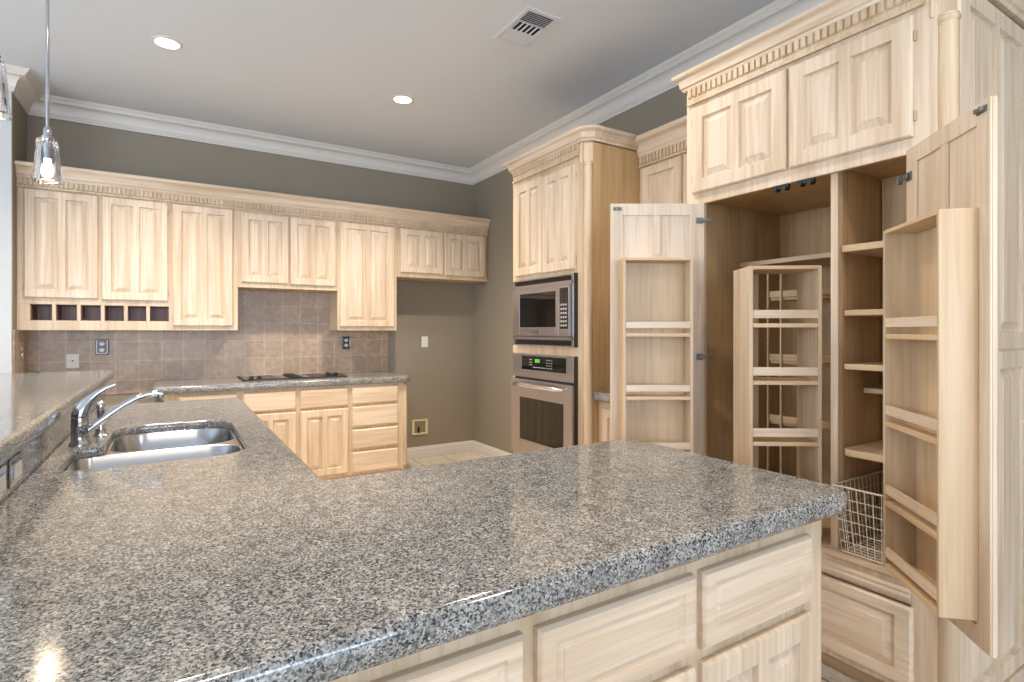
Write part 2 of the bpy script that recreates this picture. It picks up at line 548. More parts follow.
def window(name, axis, c, a, b, z0, z1):
    def bx(mb, p, q, za, zb, d=0.03):
        if axis == 'y': mb.box(p, q, c - d, c + d, za, zb)
        else: mb.box(c - d, c + d, p, q, za, zb)
    mb = MB()
    bx(mb, a, a + 0.05, z0, z1); bx(mb, b - 0.05, b, z0, z1); bx(mb, a, b, z0, z0 + 0.05); bx(mb, a, b, z1 - 0.05, z1)
    m = (a + b) / 2; bx(mb, m - 0.02, m + 0.02, z0, z1); bx(mb, a, b, (z0 + z1) / 2 - 0.02, (z0 + z1) / 2 + 0.02)
    fr = struct(name, mb, 'trim')
    g = MB(); bx(g, a, b, z0, z1, 0.003); g.build('window_pane', 'pane', fr)


wall_with_windows('wall_front', 'y', -7.1, -7.0, (-4.3, 2.83), [(-3.65, -0.95), (-0.35, 2.35)], 0.45, 2.65)
wall_with_windows('wall_far_left', 'x', -4.3, -4.2, (-7.0, 4.91), [(0.3, 2.9)], 0.75, 2.55)
window('window_1', 'y', -7.05, -3.65, -0.95, 0.45, 2.65)
window('window_2', 'y', -7.05, -0.35, 2.35, 0.45, 2.65)
window('window_3', 'x', -4.25, 0.3, 2.9, 0.75, 2.55)

crown = [(0.0, -0.140), (0.012, -0.140), (0.014, -0.128), (0.020, -0.124), (0.020, -0.112)]
for i in range(7):
    a = math.pi / 2 * i / 6
    crown.append((0.026 + 0.056 * (1 - math.cos(a)), -0.108 + 0.066 * math.sin(a)))
crown += [(0.086, -0.034), (0.092, -0.034), (0.092, -0.024), (0.100, -0.020), (0.106, -0.010), (0.112, -0.006), (0.112, -0.0005), (0.0, -0.0005)]
o = struct('trim_1', MB().sweep(crown, [(-4.19, 4.909), (-0.919, 4.909), (-0.919, 5.369), (2.829, 5.369), (2.829, -6.99)], ZC), 'trim', smooth=35)
base_prof = [(0, 0), (0.016, 0), (0.016, 0.055), (0.013, 0.060), (0.013, 0.085), (0.008, 0.096), (0.006, 0.110), (0.003, 0.115), (0, 0.115)]
struct('baseboard_back', MB().sweep(base_prof, [(1.86, 5.369), (2.829, 5.369), (2.829, 3.44)], 0), 'trim')
struct('baseboard_right', MB().sweep(base_prof, [(2.829, 0.72), (2.829, -6.99)], 0), 'trim')
# tiled splash areas
struct('trim_2', MB().box(-0.919, 1.855, 5.360, 5.3695, 0.82, 1.70), 'tile')
struct('trim_3', MB().box(-0.9195, -0.911, 4.945, 5.360, 0.82, 1.33), 'tile_side')

# ------------------------------------------------------------------ granite
ctr = slab('countertop', [(-0.3612, 0.73), (1.490, 0.73), (1.490, 1.55), (0.355, 1.55), (0.355, 3.74), (-0.3612, 3.74)],
           [0.01, 0.055, 0.085, 0.02, 0.03, 0.01], 0.857, 0.914, 'granite', nose=0.016,
           holes=[([(-0.285, 2.02), (0.225, 2.02), (0.225, 2.845), (-0.205, 2.845), (-0.205, 2.40), (-0.285, 2.40)], [0.06, 0.13, 0.13, 0.10, 0.03, 0.03])])
tag(ctr, 'large speckled granite countertop around the sink, forming the near peninsula', 'countertop')
tag(slab('bar_top', [(-1.10, 0.73), (-0.318, 0.73), (-0.318, 4.36), (-1.10, 4.30)], [0.02, 0.02, 0.03, 0.02], 1.018, 1.070, 'granite', nose=0.014),
    'raised granite bar ledge running behind the faucet', 'bar top')
tag(MB().box(-0.361, -0.342, 0.74, 4.09, 0.9145, 1.0175).build('granite_splash', 'granite', bevel=0.002),
    'upright granite strip between the sink counter and raised bar ledge', 'backsplash')
tag(slab('countertop', [(-0.125, 4.70), (1.845, 4.70), (1.845, 5.359), (-0.125, 5.359)], [0.06, 0.05, 0.006, 0.006], 0.859, 0.914, 'granite', nose=0.014),
    'granite counter slab holding the black cooktop along the tiled wall', 'countertop')

# ------------------------------------------------------------------ wall cabinets along the tiled wall
YB = 5.04
TOPZ = 2.39


def wall_unit(label, x0, x1, z0, fronts, body=None, group='maple wall cabinets on the tiled wall'):
    t = thing('wall_cabinet', label, 'cabinet', (x0, YB, z0), 0, group)
    w, h = x1 - x0, TOPZ - z0
    if body: body(t, w, h)
    else: MB().box(0, w, 0, 0.319, 0, h).build('carcass', 'wood_frame', t, bevel=0.002)
    for a, b, c, d, hg in fronts:
        add_front(t, a - x0, b - x0, c - z0, d - z0, 2, hinge=hg)
    return t


def cubby_body(t, w, h):
    mb = MB()
    zA, zB = 1.395 - 1.325, 1.510 - 1.325
    xr = -0.035 + 0.93
    mb.box(0, w, 0, 0.319, zB, h)                 # closed upper box
    mb.box(xr, w, 0, 0.319, 0, zB)                # under the tall door
    mb.box(0, xr, 0, 0.319, 0, zA)                # bottom board
    mb.box(0, 0.072, 0, 0.319, zA, zB)
    mb.build('carcass', 'wood_frame', t, bevel=0.002)
    cw, g = 0.1175, 0.0222
    for i in range(6):
        a = 0.073 + i * (cw + g)
        b = a + cw
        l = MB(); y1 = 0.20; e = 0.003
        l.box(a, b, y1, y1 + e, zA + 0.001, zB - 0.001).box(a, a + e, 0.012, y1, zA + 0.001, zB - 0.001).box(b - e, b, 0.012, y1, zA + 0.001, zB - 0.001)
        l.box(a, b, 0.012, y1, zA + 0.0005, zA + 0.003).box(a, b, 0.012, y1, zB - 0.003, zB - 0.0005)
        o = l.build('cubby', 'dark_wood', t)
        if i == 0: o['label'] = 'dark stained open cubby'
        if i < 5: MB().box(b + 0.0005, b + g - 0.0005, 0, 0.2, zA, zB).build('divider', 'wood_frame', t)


wall_unit('maple wall cabinet with three doors and a row of six dark cubbies', -0.918, 0.461, 1.325,
          [(-0.877, -0.464, 1.555, 2.315, 'l'), (-0.44, -0.028, 1.550, 2.315, 'r'), (0.005, 0.424, 1.36, 2.315, 'l')], cubby_body)
wall_unit('short two-door maple wall cabinet directly above the cooktop', 0.462, 1.269, 1.683,
          [(0.485, 0.852, 1.725, 2.305, 'l'), (0.868, 1.248, 1.720, 2.305, 'r')])
wall_unit('tall single-door maple wall cabinet beside the fridge alcove', 1.27, 1.826, 1.325, [(1.290, 1.796, 1.36, 2.308, 'l')])
wall_unit('small shallow two-door maple cabinet above the empty fridge alcove', 1.827, 2.822, 1.84,
          [(1.866, 2.305, 1.885, 2.306, 'l'), (2.327, 2.786, 1.878, 2.304, 'r')])
t = thing('cabinet_cornice', 'long maple cornice with a dentil band topping the tiled wall cabinets', 'cornice', (-0.918, YB, 2.32))
dentils(MB(), 0, 3.74, 0.018, 0.066).build('dentil_moulding', 'wood_frame', t)
MB().sweep(cornice_prof(0.104, 0.062), [(0, 0), (3.744, 0)], 0.066).build('crown_moulding', 'wood_h', t, smooth=40)
MB().box(0, 3.744, 0.0, 0.32, 0.0715, 0.085).build('top_board', 'tan_h', t)

# ------------------------------------------------------------------ base cabinet under the cooktop
t = thing('base_cabinet', 'maple base cabinet with drawer stack below the cooktop counter', 'cabinet', (-0.06, 4.735, 0))
mb = MB().box(0, 1.835, 0, 0.62, 0.075, 0.857).box(1.835, 1.885, 0.045, 0.62, 0.075, 0.857)
mb.build('carcass', 'wood_frame', t, bevel=0.002)
MB().box(0.02, 1.86, 0.07, 0.62, 0, 0.075).build('toe_kick', 'tan_h', t)
for a, b in ((0.036, 0.430), (0.468, 0.859), (0.890, 1.280)):
    add_front(t, a + 0.06, b + 0.06, 0.683, 0.838, 0, 'drawer', 'wood_h', lip=0.010)
    add_front(t, a + 0.06, b + 0.06, 0.11, 0.662, 2, 'door', 'wood', hinge='l')
for z0, z1 in ((0.690, 0.838), (0.495, 0.668), (0.305, 0.470), (0.095, 0.275)):
    add_front(t, 1.374, 1.786, z0, z1, 0, 'drawer', 'wood_h', lip=0.010)
half_column(1.858, 0.022, 0.10, 0.835, 0.024, 0, 1, t)
c = MB().obox((1.835, 0.0), (0.7071, 0.7071), (-0.7071, 0.7071), 0, 0.0636, 0, 0.02, 0.0, 0.10)
c.build('corner_block', 'wood_frame', t)
MB().obox((1.835, 0.0), (0.7071, 0.7071), (-0.7071, 0.7071), 0, 0.0636, -0.004, 0.02, 0.835, 0.857).build('corner_block', 'wood_frame', t)

# cooktop
t = thing('cooktop', 'black glass cooktop with central vent set in the granite counter', 'cooktop', (0.50, 4.92, 0.914))
MB().box(0.0, 0.81, 0.0, 0.50, 0.0005, 0.007).build('glass_top', 'black_glass', t, bevel=0.002)
fr = MB().box(-0.008, 0.818, -0.012, -0.0005, 0.0005, 0.010).box(-0.008, 0.818, 0.5005, 0.512, 0.0005, 0.010)
fr.box(-0.012, -0.0005, -0.012, 0.512, 0.0005, 0.010).box(0.8105, 0.822, -0.012, 0.512, 0.0005, 0.010).build('rim', 'black', t)
v = MB().box(0.355, 0.455, 0.03, 0.47, 0.0072, 0.012)
for i in range(16): v.box(0.365, 0.445, 0.045 + i * 0.026, 0.058 + i * 0.026, 0.012, 0.016)
v.build('vent', 'black', t)
for kx, ky in ((0.055, 0.06), (0.115, 0.06), (0.70, 0.10), (0.755, 0.14), (0.70, 0.20)):
    MB().lathe((kx, ky, 0.0072), [(0.022, 0), (0.022, 0.006), (0.016, 0.010), (0.015, 0.022), (0.012, 0.024)], 16).build('knob', 'black', t, smooth=40)
for bx_, by_ in ((0.18, 0.15), (0.18, 0.37), (0.60, 0.15), (0.60, 0.37)):
    MB().lathe((bx_, by_, 0.0068), [(0.085, 0), (0.085, 0.0006), (0.080, 0.0008), (0.080, 0.0004)], 32).build('burner', 'dark_steel', t)

# ------------------------------------------------------------------ peninsula and sink base
t = thing('base_cabinet', 'whitewashed peninsula cabinet with drawers over doors under the near granite edge', 'cabinet', (-0.33, 0.79, 0))
MB().box(0, 1.736, 0, 0.72, 0.09, 0.8565).build('carcass', 'wood_frame', t, bevel=0.002)
ff = MB()
for a, b in ((0.0, 0.06), (0.40, 0.44), (0.815, 0.862), (1.232, 1.276), (1.655, 1.736)): ff.box(a, b, -0.018, -0.0005, 0.09, 0.856)
for z0, z1 in ((0.09, 0.105), (0.622, 0.665), (0.812, 0.856)): ff.box(0.0, 1.736, -0.0175, -0.001, z0, z1)
ff.build('face_frame', 'wood_frame', t)
MB().box(0.0, 1.70, 0.06, 0.66, 0, 0.09).build('toe_kick', 'tan_h', t)
for a, b in ((-0.285, 0.085), (0.105, 0.493), (0.521, 0.913), (0.936, 1.334)):
    add_front(t, a + 0.33, b + 0.33, 0.657, 0.820, 1, 'drawer', 'wood_h', y=-0.018, stile=0.034, rail=0.028, depth=0.005, slope=0.008)
    add_front(t, a + 0.33, b + 0.33, 0.10, 0.629, 2, 'door', 'wood', y=-0.018)
# back side of the peninsula facing the kitchen
for a in (0.80, 1.24):
    o = panel_front(0.40, 0.72, 2).build('end_panel', 'wood', t); o.location = (a + 0.40, 0.72, 0.11); o.rotation_euler = (0, 0, math.pi)

t = thing('base_cabinet', 'maple base cabinet below the double sink', 'cabinet', (-0.33, 1.53, 0))
mb = MB().box(0, 0.66, 0, 0.02, 0.09, 0.8565).box(0, 0.66, 2.17, 2.19, 0.09, 0.8565).box(0, 0.66, 0.02, 2.17, 0.09, 0.11).box(0.64, 0.66, 0.02, 2.17, 0.11, 0.8565).box(0, 0.02, 0.02, 2.17, 0.11, 0.8565)
mb.build('carcass', 'wood_frame', t)
MB().box(0.02, 0.60, 0.02, 2.17, 0, 0.09).build('toe_kick', 'tan_h', t)
for a in (0.05, 0.48, 0.91, 1.34, 1.76):
    o = panel_front(0.40, 0.53, 2).build('door', 'wood', t); o.location = (0.66, a, 0.10); o.rotation_euler = (0, 0, math.pi / 2)
    o = panel_front(0.40, 0.16, 0).build('drawer', 'wood_h', t); o.location = (0.66, a, 0.657); o.rotation_euler = (0, 0, math.pi / 2)

# ------------------------------------------------------------------ sink, faucet, sprayer
t = thing('sink', 'stainless double-bowl sink set under the granite cutout', 'sink', (0, 2.43, 0.64))
def bowl(corners, radii, zt=0.8826, depth=0.20):
    mb = MB(); lp = []
    for o_, z in ((-0.004, zt), (0.0, zt - 0.004), (0.006, zt - depth + 0.05), (0.012, zt - depth + 0.02), (0.028, zt - depth + 0.004), (0.05, zt - depth)):
        lp.append([(x, y - 2.43, z - 0.64) for x, y in offset_poly(corners, radii, o_, 8)])
    return mb.loops(lp, False, True)
nb = [(-0.278, 2.028), (0.217, 2.028), (0.217, 2.392), (-0.278, 2.392)]
fb = [(-0.196, 2.420), (0.217, 2.420), (0.217, 2.837), (-0.196, 2.837)]
nr, fr_ = [0.055, 0.125, 0.10, 0.05], [0.08, 0.10, 0.13, 0.11]
b1 = bowl(nb, nr).build('bowl', 'steel', t, smooth=50)
b2 = bowl(fb, fr_).build('bowl', 'steel', t, smooth=50)
for b, cx, cy in ((b1, -0.02, 2.22 - 2.43), (b2, 0.01, 2.64 - 2.43)):
    MB().lathe((cx, cy, 0.0445), [(0.045, 0), (0.045, 0.002), (0.036, 0.003), (0.030, 0.0005), (0.006, 0.0005), (0.006, 0.008), (0.002, 0.009)], 24).build('drain', 'chrome', b, smooth=40)
rim = slab('rim', [(-0.2842, 2.0208), (0.2242, 2.0208), (0.2242, 2.8442), (-0.2042, 2.8442), (-0.2042, 2.3992), (-0.2842, 2.3992)], [0.059, 0.129, 0.129, 0.099, 0.03, 0.03],
           0.8800, 0.8827, 'steel', nose=0.0008, holes=[(nb, nr), (fb, fr_)], seg=8)
rim.parent = t; rim.location = (0, -2.43, -0.64)

t = thing('faucet', 'chrome single-lever kitchen faucet standing behind the sink', 'faucet', (-0.279, 2.47, 0.9145))
MB().lathe((0, 0, 0), [(0.032, 0), (0.032, 0.006), (0.027, 0.012), (0.0265, 0.03), (0.0262, 0.066), (0.0275, 0.068), (0.0275, 0.074), (0.0262, 0.076), (0.0262, 0.098)], 28).build('body', 'chrome', t, smooth=40)
cap = MB().tube([(0, 0, 0.0985), (0.001, 0, 0.110), (0.006, 0, 0.126), (0.016, 0, 0.144), (0.031, 0, 0.163), (0.050, 0, 0.182), (0.075, 0, 0.199), (0.104, 0, 0.211)],
                [0.0262, 0.027, 0.0255, 0.021, 0.0155, 0.011, 0.008, 0.004], 14)
lever = cap.build('lever', 'chrome', t, smooth=60)
sp = MB().tube([(0.016, 0.0, 0.044), (0.05, 0.002, 0.072), (0.09, 0.004, 0.105), (0.13, 0.006, 0.135), (0.165, 0.008, 0.155), (0.20, 0.010, 0.167), (0.228, 0.011, 0.170), (0.248, 0.012, 0.166)],
               [0.0125, 0.012, 0.0115, 0.011, 0.011, 0.0115, 0.012, 0.012], 14).build('spout', 'chrome', t, smooth=60)
MB().lathe((0.240, 0.0115, 0.134), [(0.0115, 0), (0.013, 0.002), (0.013, 0.028)], 18).build('aerator', 'chrome', sp, smooth=40)
t = thing('side_sprayer', 'small chrome side sprayer standing just behind the faucet', 'sprayer', (-0.235, 2.64, 0.9145))
MB().lathe((0, 0, 0), [(0.024, 0), (0.024, 0.004), (0.018, 0.010), (0.016, 0.03), (0.013, 0.032), (0.010, 0.06), (0.012, 0.085), (0.015, 0.10)], 20).build('holder', 'chrome', t, smooth=40)
MB().lathe((0, 0, 0), [(0.012, 0.1005), (0.014, 0.108), (0.0145, 0.120), (0.011, 0.130), (0.005, 0.134)], 20).build('spray_head', 'handle_steel', t, smooth=50)

# ------------------------------------------------------------------ oven tower
XF, RZ = 2.13, R(-90)
t = thing('oven_cabinet', 'tall maple cabinet tower holding the microwave and wall oven', 'cabinet', (XF, 3.42, 0), RZ)
W, WF, D = 0.85, 0.805, 0.695
c = MB().box(0.0, 0.018, 0.0, D, 0.0, 2.47)
c.box(0.018, W - 0.018, 0.60, 0.618, 0.10, 2.47)                        # back
for z0, z1 in ((0.40, 0.428), (1.152, 1.205), (1.68, 2.47)): c.box(0.018, WF - 0.02, 0.02, 0.60, z0, z1)
c.box(0.018, WF - 0.02, 0.02, 0.60, 0.02, 0.40)
c.build('carcass', 'wood_frame', t)
MB().box(W - 0.018, W, 0.045, D, 0.0, 2.47).build('side_panel', 'tan', t)
f = MB().box(0.0185, 0.026, 0.0, 0.0195, 0.10, 2.40).box(0.756, WF, 0.0, 0.0195, 0.0, 2.47)
f.box(0.026, 0.756, 0.0, 0.0195, 0.10, 0.427).box(0.026, 0.756, 0.0, 0.0195, 1.152, 1.218).box(0.026, 0.756, 0.0, 0.0195, 1.682, 2.47)
f.obox((WF, 0.012), (0.7071, 0.7071), (-0.7071, 0.7071), 0, 0.05, 0.012, 0.02, 0.0, 2.47)
f.build('face_frame', 'wood_frame', t)
add_front(t, 0.052, 0.393, 1.712, 2.362, 2, hinge='l'); add_front(t, 0.398, 0.740, 1.706, 2.356, 2, hinge='r')
dentils(MB(), 0.012, 0.770, 2.412, 2.476, low=0.42).build('dentil_moulding', 'wood_frame', t)
half_column(WF + 0.020, 0.025, 0.11, 2.352, 0.030, 0, 1, t)
for z0, z1 in ((2.3525, 2.476), (0.0, 0.11)):
    MB().obox((WF - 0.016, -0.008), (0.7071, 0.7071), (-0.7071, 0.7071), 0, 0.078, 0, 0.034, z0, z1).build('corner_block', 'wood_frame', t, bevel=0.002)
MB().sweep(cornice_prof(0.08, 0.056), [(0, D), (0, 0), (WF, 0), (W, 0.045), (W, 0.43)], 2.476).build('cornice', 'wood_h', t, smooth=40)
MB().box(0.0, WF, 0.02, D, 2.4705, 2.482).build('top_board', 'tan', t)
add_front(t, 0.052, 0.740, 0.13, 0.385, 1, 'drawer', 'wood_h')

# microwave
t = thing('microwave', 'built-in stainless microwave above the wall oven', 'microwave', (XF - 0.001, 3.372, 1.219), RZ)
t.scale = (0.972, 1, 1)
w, h = 0.727, 0.460
q = MB().box(0, w, -0.030, -0.001, 0.0, 0.007).box(0, w, -0.030, -0.001, 0.042, 0.064).box(0, w, -0.030, -0.001, 0.393, 0.418).box(0, w, -0.030, -0.001, 0.449, h)
q.box(0, 0.020, -0.030, -0.001, 0.007, 0.449).box(0.703, w, -0.030, -0.001, 0.007, 0.449)
q.build('trim_frame', 'bronze_steel', t, bevel=0.002)
for z0, z1 in ((0.0075, 0.0415), (0.4185, 0.4485)):
    vv = MB().box(0.0205, 0.7025, -0.012, -0.002, z0, z1)
    for i in range(4): vv.box(0.0205, 0.7025, -0.022, -0.012, z0 + 0.003 + i * 0.0075, z0 + 0.006 + i * 0.0075)
    vv.build('vent', 'dark_steel', t)
MB().box(0.03, 0.69, 0.021, 0.55, 0.02, 0.44).build('body', 'dark_steel', t)
MB().box(w, w + 0.004, -0.028, 0.0, 0.0, h).build('trim_edge', 'dark_steel', t)
d = MB().box(0.022, 0.114, -0.046, -0.0305, 0.067, 0.390).box(0.554, 0.588, -0.046, -0.0305, 0.067, 0.390)
d.box(0.114, 0.554, -0.046, -0.0305, 0.067, 0.126).box(0.114, 0.554, -0.046, -0.0305, 0.356, 0.390)
dr = d.build('door', 'bronze_steel', t, bevel=0.002)
MB().box(0.1145, 0.5535, -0.043, -0.034, 0.1265, 0.3555).build('window', 'black_glass', dr)
MB().box(0.30, 0.375, -0.049, -0.0462, 0.083, 0.103).build('badge', 'chrome', dr, bevel=0.001)
cp = MB().box(0.590, 0.701, -0.046, -0.0305, 0.067, 0.390).build('control_panel', 'bronze_steel', t, bevel=0.002)
MB().box(0.604, 0.690, -0.0478, -0.0462, 0.115, 0.372).build('keypad', 'black_glass', cp)
k = MB()
for i in range(3):
    for j in range(6): k.box(0.614 + i * 0.024, 0.630 + i * 0.024, -0.0486, -0.0479, 0.130 + j * 0.026, 0.142 + j * 0.026)
k.build('button', 'keys', cp)

# wall oven
t = thing('wall_oven', 'stainless single wall oven below the microwave', 'oven', (XF - 0.001, 3.372, 0.430), RZ)
t.scale = (0.972, 1, 1)
q = MB().box(0, w, -0.030, -0.001, 0.568, 0.622).box(0, w, -0.030, -0.001, 0.718, 0.732).box(0, 0.118, -0.030, -0.001, 0.622, 0.718).box(0.648, w, -0.030, -0.001, 0.622, 0.718)
cp = q.build('control_panel', 'bronze_steel', t, bevel=0.002)
MB().box(0.1185, 0.6475, -0.029, -0.006, 0.6225, 0.7175).build('display_glass', 'black_glass', cp)
g = MB()
for i, xx in enumerate((0.292, 0.306, 0.322, 0.336)):
    for z0 in (0.678, 0.687, 0.696): g.box(xx, xx + 0.007, -0.0302, -0.0292, z0, z0 + 0.0018)
    g.box(xx + 0.0055, xx + 0.007, -0.0302, -0.0292, 0.678, 0.697)
g.build('clock_digits', 'display', cp)
k = MB()
for i in range(3):
    for j in range(4): k.box(0.43 + i * 0.026, 0.441 + i * 0.026, -0.0300, -0.0292, 0.640 + j * 0.018, 0.645 + j * 0.018)
for i in range(6): k.box(0.27 + i * 0.025, 0.287 + i * 0.025, -0.0300, -0.0292, 0.640, 0.645)
for j in range(3): k.box(0.22, 0.255, -0.0300, -0.0292, 0.655 + j * 0.018, 0.659 + j * 0.018)
k.build('button', 'keys', cp)
MB().box(0.02, 0.705, -0.022, -0.001, 0.555, 0.5675).build('vent', 'black', t)
d = MB().box(0, 0.115, -0.046, -0.002, 0.035, 0.553).box(0.640, w, -0.046, -0.002, 0.035, 0.553)
d.box(0.115, 0.640, -0.046, -0.002, 0.035, 0.135).box(0.115, 0.640, -0.046, -0.002, 0.430, 0.553)
dr = d.build('door', 'bronze_steel', t, bevel=0.003)
MB().box(0.1155, 0.6395, -0.044, -0.035, 0.1355, 0.4295).build('window', 'oven_glass', dr)
rk = MB()
for zz in (0.20, 0.27, 0.34):
    rk.tube([(0.17, 0.05, zz), (0.60, 0.05, zz)], 0.003, 6)
rk.build('rack', 'steel', t)
hb = MB().tube([(0.085, -0.048, 0.520), (0.090, -0.070, 0.521), (0.11, -0.084, 0.522), (0.22, -0.094, 0.523), (0.36, -0.097, 0.523), (0.50, -0.094, 0.523), (0.62, -0.084, 0.522), (0.645, -0.070, 0.521), (0.650, -0.048, 0.520)],
               [0.010, 0.011, 0.013, 0.015, 0.0155, 0.015, 0.013, 0.011, 0.010], 12)
hb.build('handle', 'handle_steel', dr, smooth=60)
MB().box(0, w, -0.030, -0.002, 0.0, 0.030).build('bottom_trim', 'bronze_steel', t, bevel=0.002)
MB().box(w, w + 0.004, -0.028, 0.0, 0.0, 0.732).build('trim_edge', 'dark_steel', t)
sh = MB().box(0.03, 0.69, 0.56, 0.575, 0.01, 0.715).box(0.03, 0.045, 0.021, 0.56, 0.01, 0.715).box(0.675, 0.69, 0.021, 0.56, 0.01, 0.715).box(0.045, 0.675, 0.021, 0.56, 0.01, 0.02).box(0.045, 0.675, 0.021, 0.56, 0.70, 0.715)
sh.build('body', 'dark_steel', t)

# ------------------------------------------------------------------ recess between tower and pantry
t = thing('wall_cabinet', 'narrow maple wall cabinet set back between the oven tower and pantry', 'cabinet', (2.56, 2.568, 1.45), RZ)
MB().box(0.001, 0.745, 0, 0.265, 0, 1.03).build('carcass', 'wood_frame', t)
add_front(t, 0.035, 0.352, 0.04, 0.905, 1); add_front(t, 0.372, 0.70, 0.04, 0.905, 1)
dentils(MB(), 0.001, 0.745, 0.930, 0.985).build('dentil_moulding', 'wood_frame', t)
MB().sweep(cornice_prof(0.115, 0.075), [(0.001, 0), (0.745, 0)], 0.985).build('cornice', 'wood_h', t, smooth=40)
t = thing('base_cabinet', 'maple base cabinet tucked between the oven tower and open pantry', 'cabinet', (2.215, 2.568, 0), RZ)
MB().box(0.001, 0.745, 0, 0.61, 0.08, 0.898).build('carcass', 'wood_frame', t)
MB().box(0.001, 0.745, 0.05, 0.6, 0, 0.08).build('toe_kick', 'tan_h', t)
add_front(t, 0.045, 0.36, 0.11, 0.86, 2); add_front(t, 0.385, 0.71, 0.11, 0.86, 2)
tag(slab('countertop', [(2.168, 1.824), (2.829, 1.824), (2.829, 2.567), (2.168, 2.567)], [0.005] * 4, 0.8985, 0.952, 'granite', nose=0.014),
    'short granite counter end showing beside the open pantry door', 'countertop')

# ------------------------------------------------------------------ pantry
P0 = (XF, 1.82, 0)
pan = thing('pantry_cabinet', 'big maple pantry cabinet with open doors and shelves inside', 'pantry', P0, RZ)
def loc(x, y): return (1.82 - y, x - XF)                 # world plan -> pantry frame
def ang(ex, ey): return math.atan2(ex, -ey)              # world direction -> angle in the pantry frame
PW, PF, PD, PT = 1.075, 1.03, 0.69, 2.47
c = MB().box(0.06, PF - 0.02, 0.02, 0.672, 1.945, 1.962)                       # ceiling of the open part
c.box(0.06, PF - 0.02, 0.02, 0.66, 1.99, PT - 0.005)                           # closed upper boxes
c.box(PF - 0.062, PF - 0.045, 0.02, 0.66, 0.10, 1.944)                         # right inner side
c.box(0.056, PF - 0.045, 0.675, PD, 0.0, PT - 0.01)                            # back
c.build('carcass', 'tan', pan)
MB().box(0.03, 0.055, 0.0205, PD, 0.0, PT).build('side_panel', 'tan', pan)
MB().box(0.0, 0.0295, 0.0205, PD, 0.0, PT).build('outer_side', 'wood_frame', pan)
f = MB().box(0.0, 0.102, 0.0, 0.02, 0.0, PT).box(0.953, PF, 0.0, 0.02, 0.0, PT).box(0.102, 0.953, 0.0, 0.02, 1.922, PT)
f.box(0.102, 0.953, 0.0, 0.02, 0.39, 0.470).box(0.102, 0.953, 0.0, 0.02, 0.085, 0.145)
f.obox((PF, 0.010), (0.7071, 0.7071), (-0.7071, 0.7071), 0, 0.05, 0.012, 0.02, 0.0, PT)
f.build('face_frame', 'wood', pan, bevel=0.002)
MB().box(0.056, PF - 0.063, 0.0205, 0.66, 0.470, 0.492).build('floor_board', 'tan_h', pan)
MB().sweep([(0, 0), (0.012, 0.0), (0.014, 0.012), (0.008, 0.020), (0.014, 0.030), (0.006, 0.040), (0, 0.040)], [(0.102, 0), (0.953, 0)], 0.405).build('base_moulding', 'wood_h', pan, smooth=40)
MB().box(0.056, PF - 0.063, -0.012, 0.020, 0.4705, 0.492).build('threshold', 'wood_h', pan, bevel=0.003)
MB().box(0.02, PF + 0.01, 0.075, 0.66, 0.0, 0.08).build('toe_kick', 'tan_h', pan)
MB().box(0.056, PF - 0.07, 0.021, 0.66, 0.10, 0.46).build('lower_box', 'tan', pan)
for a, b in ((0.115, 0.530), (0.542, 0.962)):
    add_front(pan, a, b, 0.112, 0.385, 1, 'door', 'wood_h', stile=0.050, rail=0.040)
add_front(pan, 0.044, 0.516, 1.975, 2.385, 2, hinge='l', stile=0.06, rail=0.06)
add_front(pan, 0.529, 0.963, 1.975, 2.385, 2, hinge='r', stile=0.06, rail=0.06)
dentils(MB(), 0.012, PF - 0.035, 2.418, 2.480, low=0.30).build('dentil_moulding', 'wood_frame', pan)
MB().sweep(cornice_prof(0.080, 0.052), [(0, 0.40), (0, 0), (PF, 0), (PW, 0.045), (PW, PD)], 2.480).build('cornice', 'wood_h', pan, smooth=40)
MB().box(0.0, PF, 0.025, PD, 2.4705, 2.484).build('top_board', 'tan', pan)
half_column(PF + 0.020, 0.025, 0.11, 2.352, 0.031, 0, 1, pan)
for z0, z1 in ((2.3525, 2.480), (0.0, 0.11)):
    MB().obox((PF - 0.016, -0.008), (0.7071, 0.7071), (-0.7071, 0.7071), 0, 0.078, 0, 0.034, z0, z1).build('corner_block', 'wood_frame', pan, bevel=0.002)
for z0, h in ((0.05, 1.20), (1.25, 1.22)):
    o = panel_front(PD - 0.045, h, 2, stile=0.08, rail=0.066, mull=0.036, t=0.02).build('end_panel', 'wood', pan)
    o.location = (PW - 0.02, 0.045, z0); o.rotation_euler = (0, 0, math.pi / 2)
MB().box(PW - 0.02, PW + 0.008, 0.045, PD, 0.0, 0.049).build('base_board', 'wood_h', pan, bevel=0.003)

# divider, shelves
MB().box(0.673, 0.701, 0.024, 0.06, 0.4925, 1.944).build('divider_post', 'wood', pan, bevel=0.002)
dv = MB()
for a, b in ((0.0605, 0.090), (0.093, 0.215), (0.218, 0.310), (0.313, 0.41), (0.413, 0.52), (0.523, 0.64)):
    dv.box(0.672, 0.702, a, b, 0.4925, 1.944)
dv.build('divider', 'tan', pan)
MB().box(0.7065, 0.9675, 0.350, 0.362, 0.4925, 1.944).build('back_panel', 'tan', pan)
MB().box(0.056, 0.668, 0.33, 0.66, 1.645, 1.667).build('shelf', 'tan_h', pan, bevel=0.002)
MB().box(0.7065, 0.9675, 0.040, 0.349, 1.620, 1.645).build('shelf', 'tan_h', pan, bevel=0.002)
for z in (1.400, 1.195):
    MB().box(0.7065, 0.9675, 0.055, 0.345, z - 0.022, z).build('shelf', 'tan_h', pan, bevel=0.003)
MB().box(0.7065, 0.9675, 0.20, 0.345, 1.075, 1.095).build('shelf', 'tan_h', pan, bevel=0.003)
s_ = []
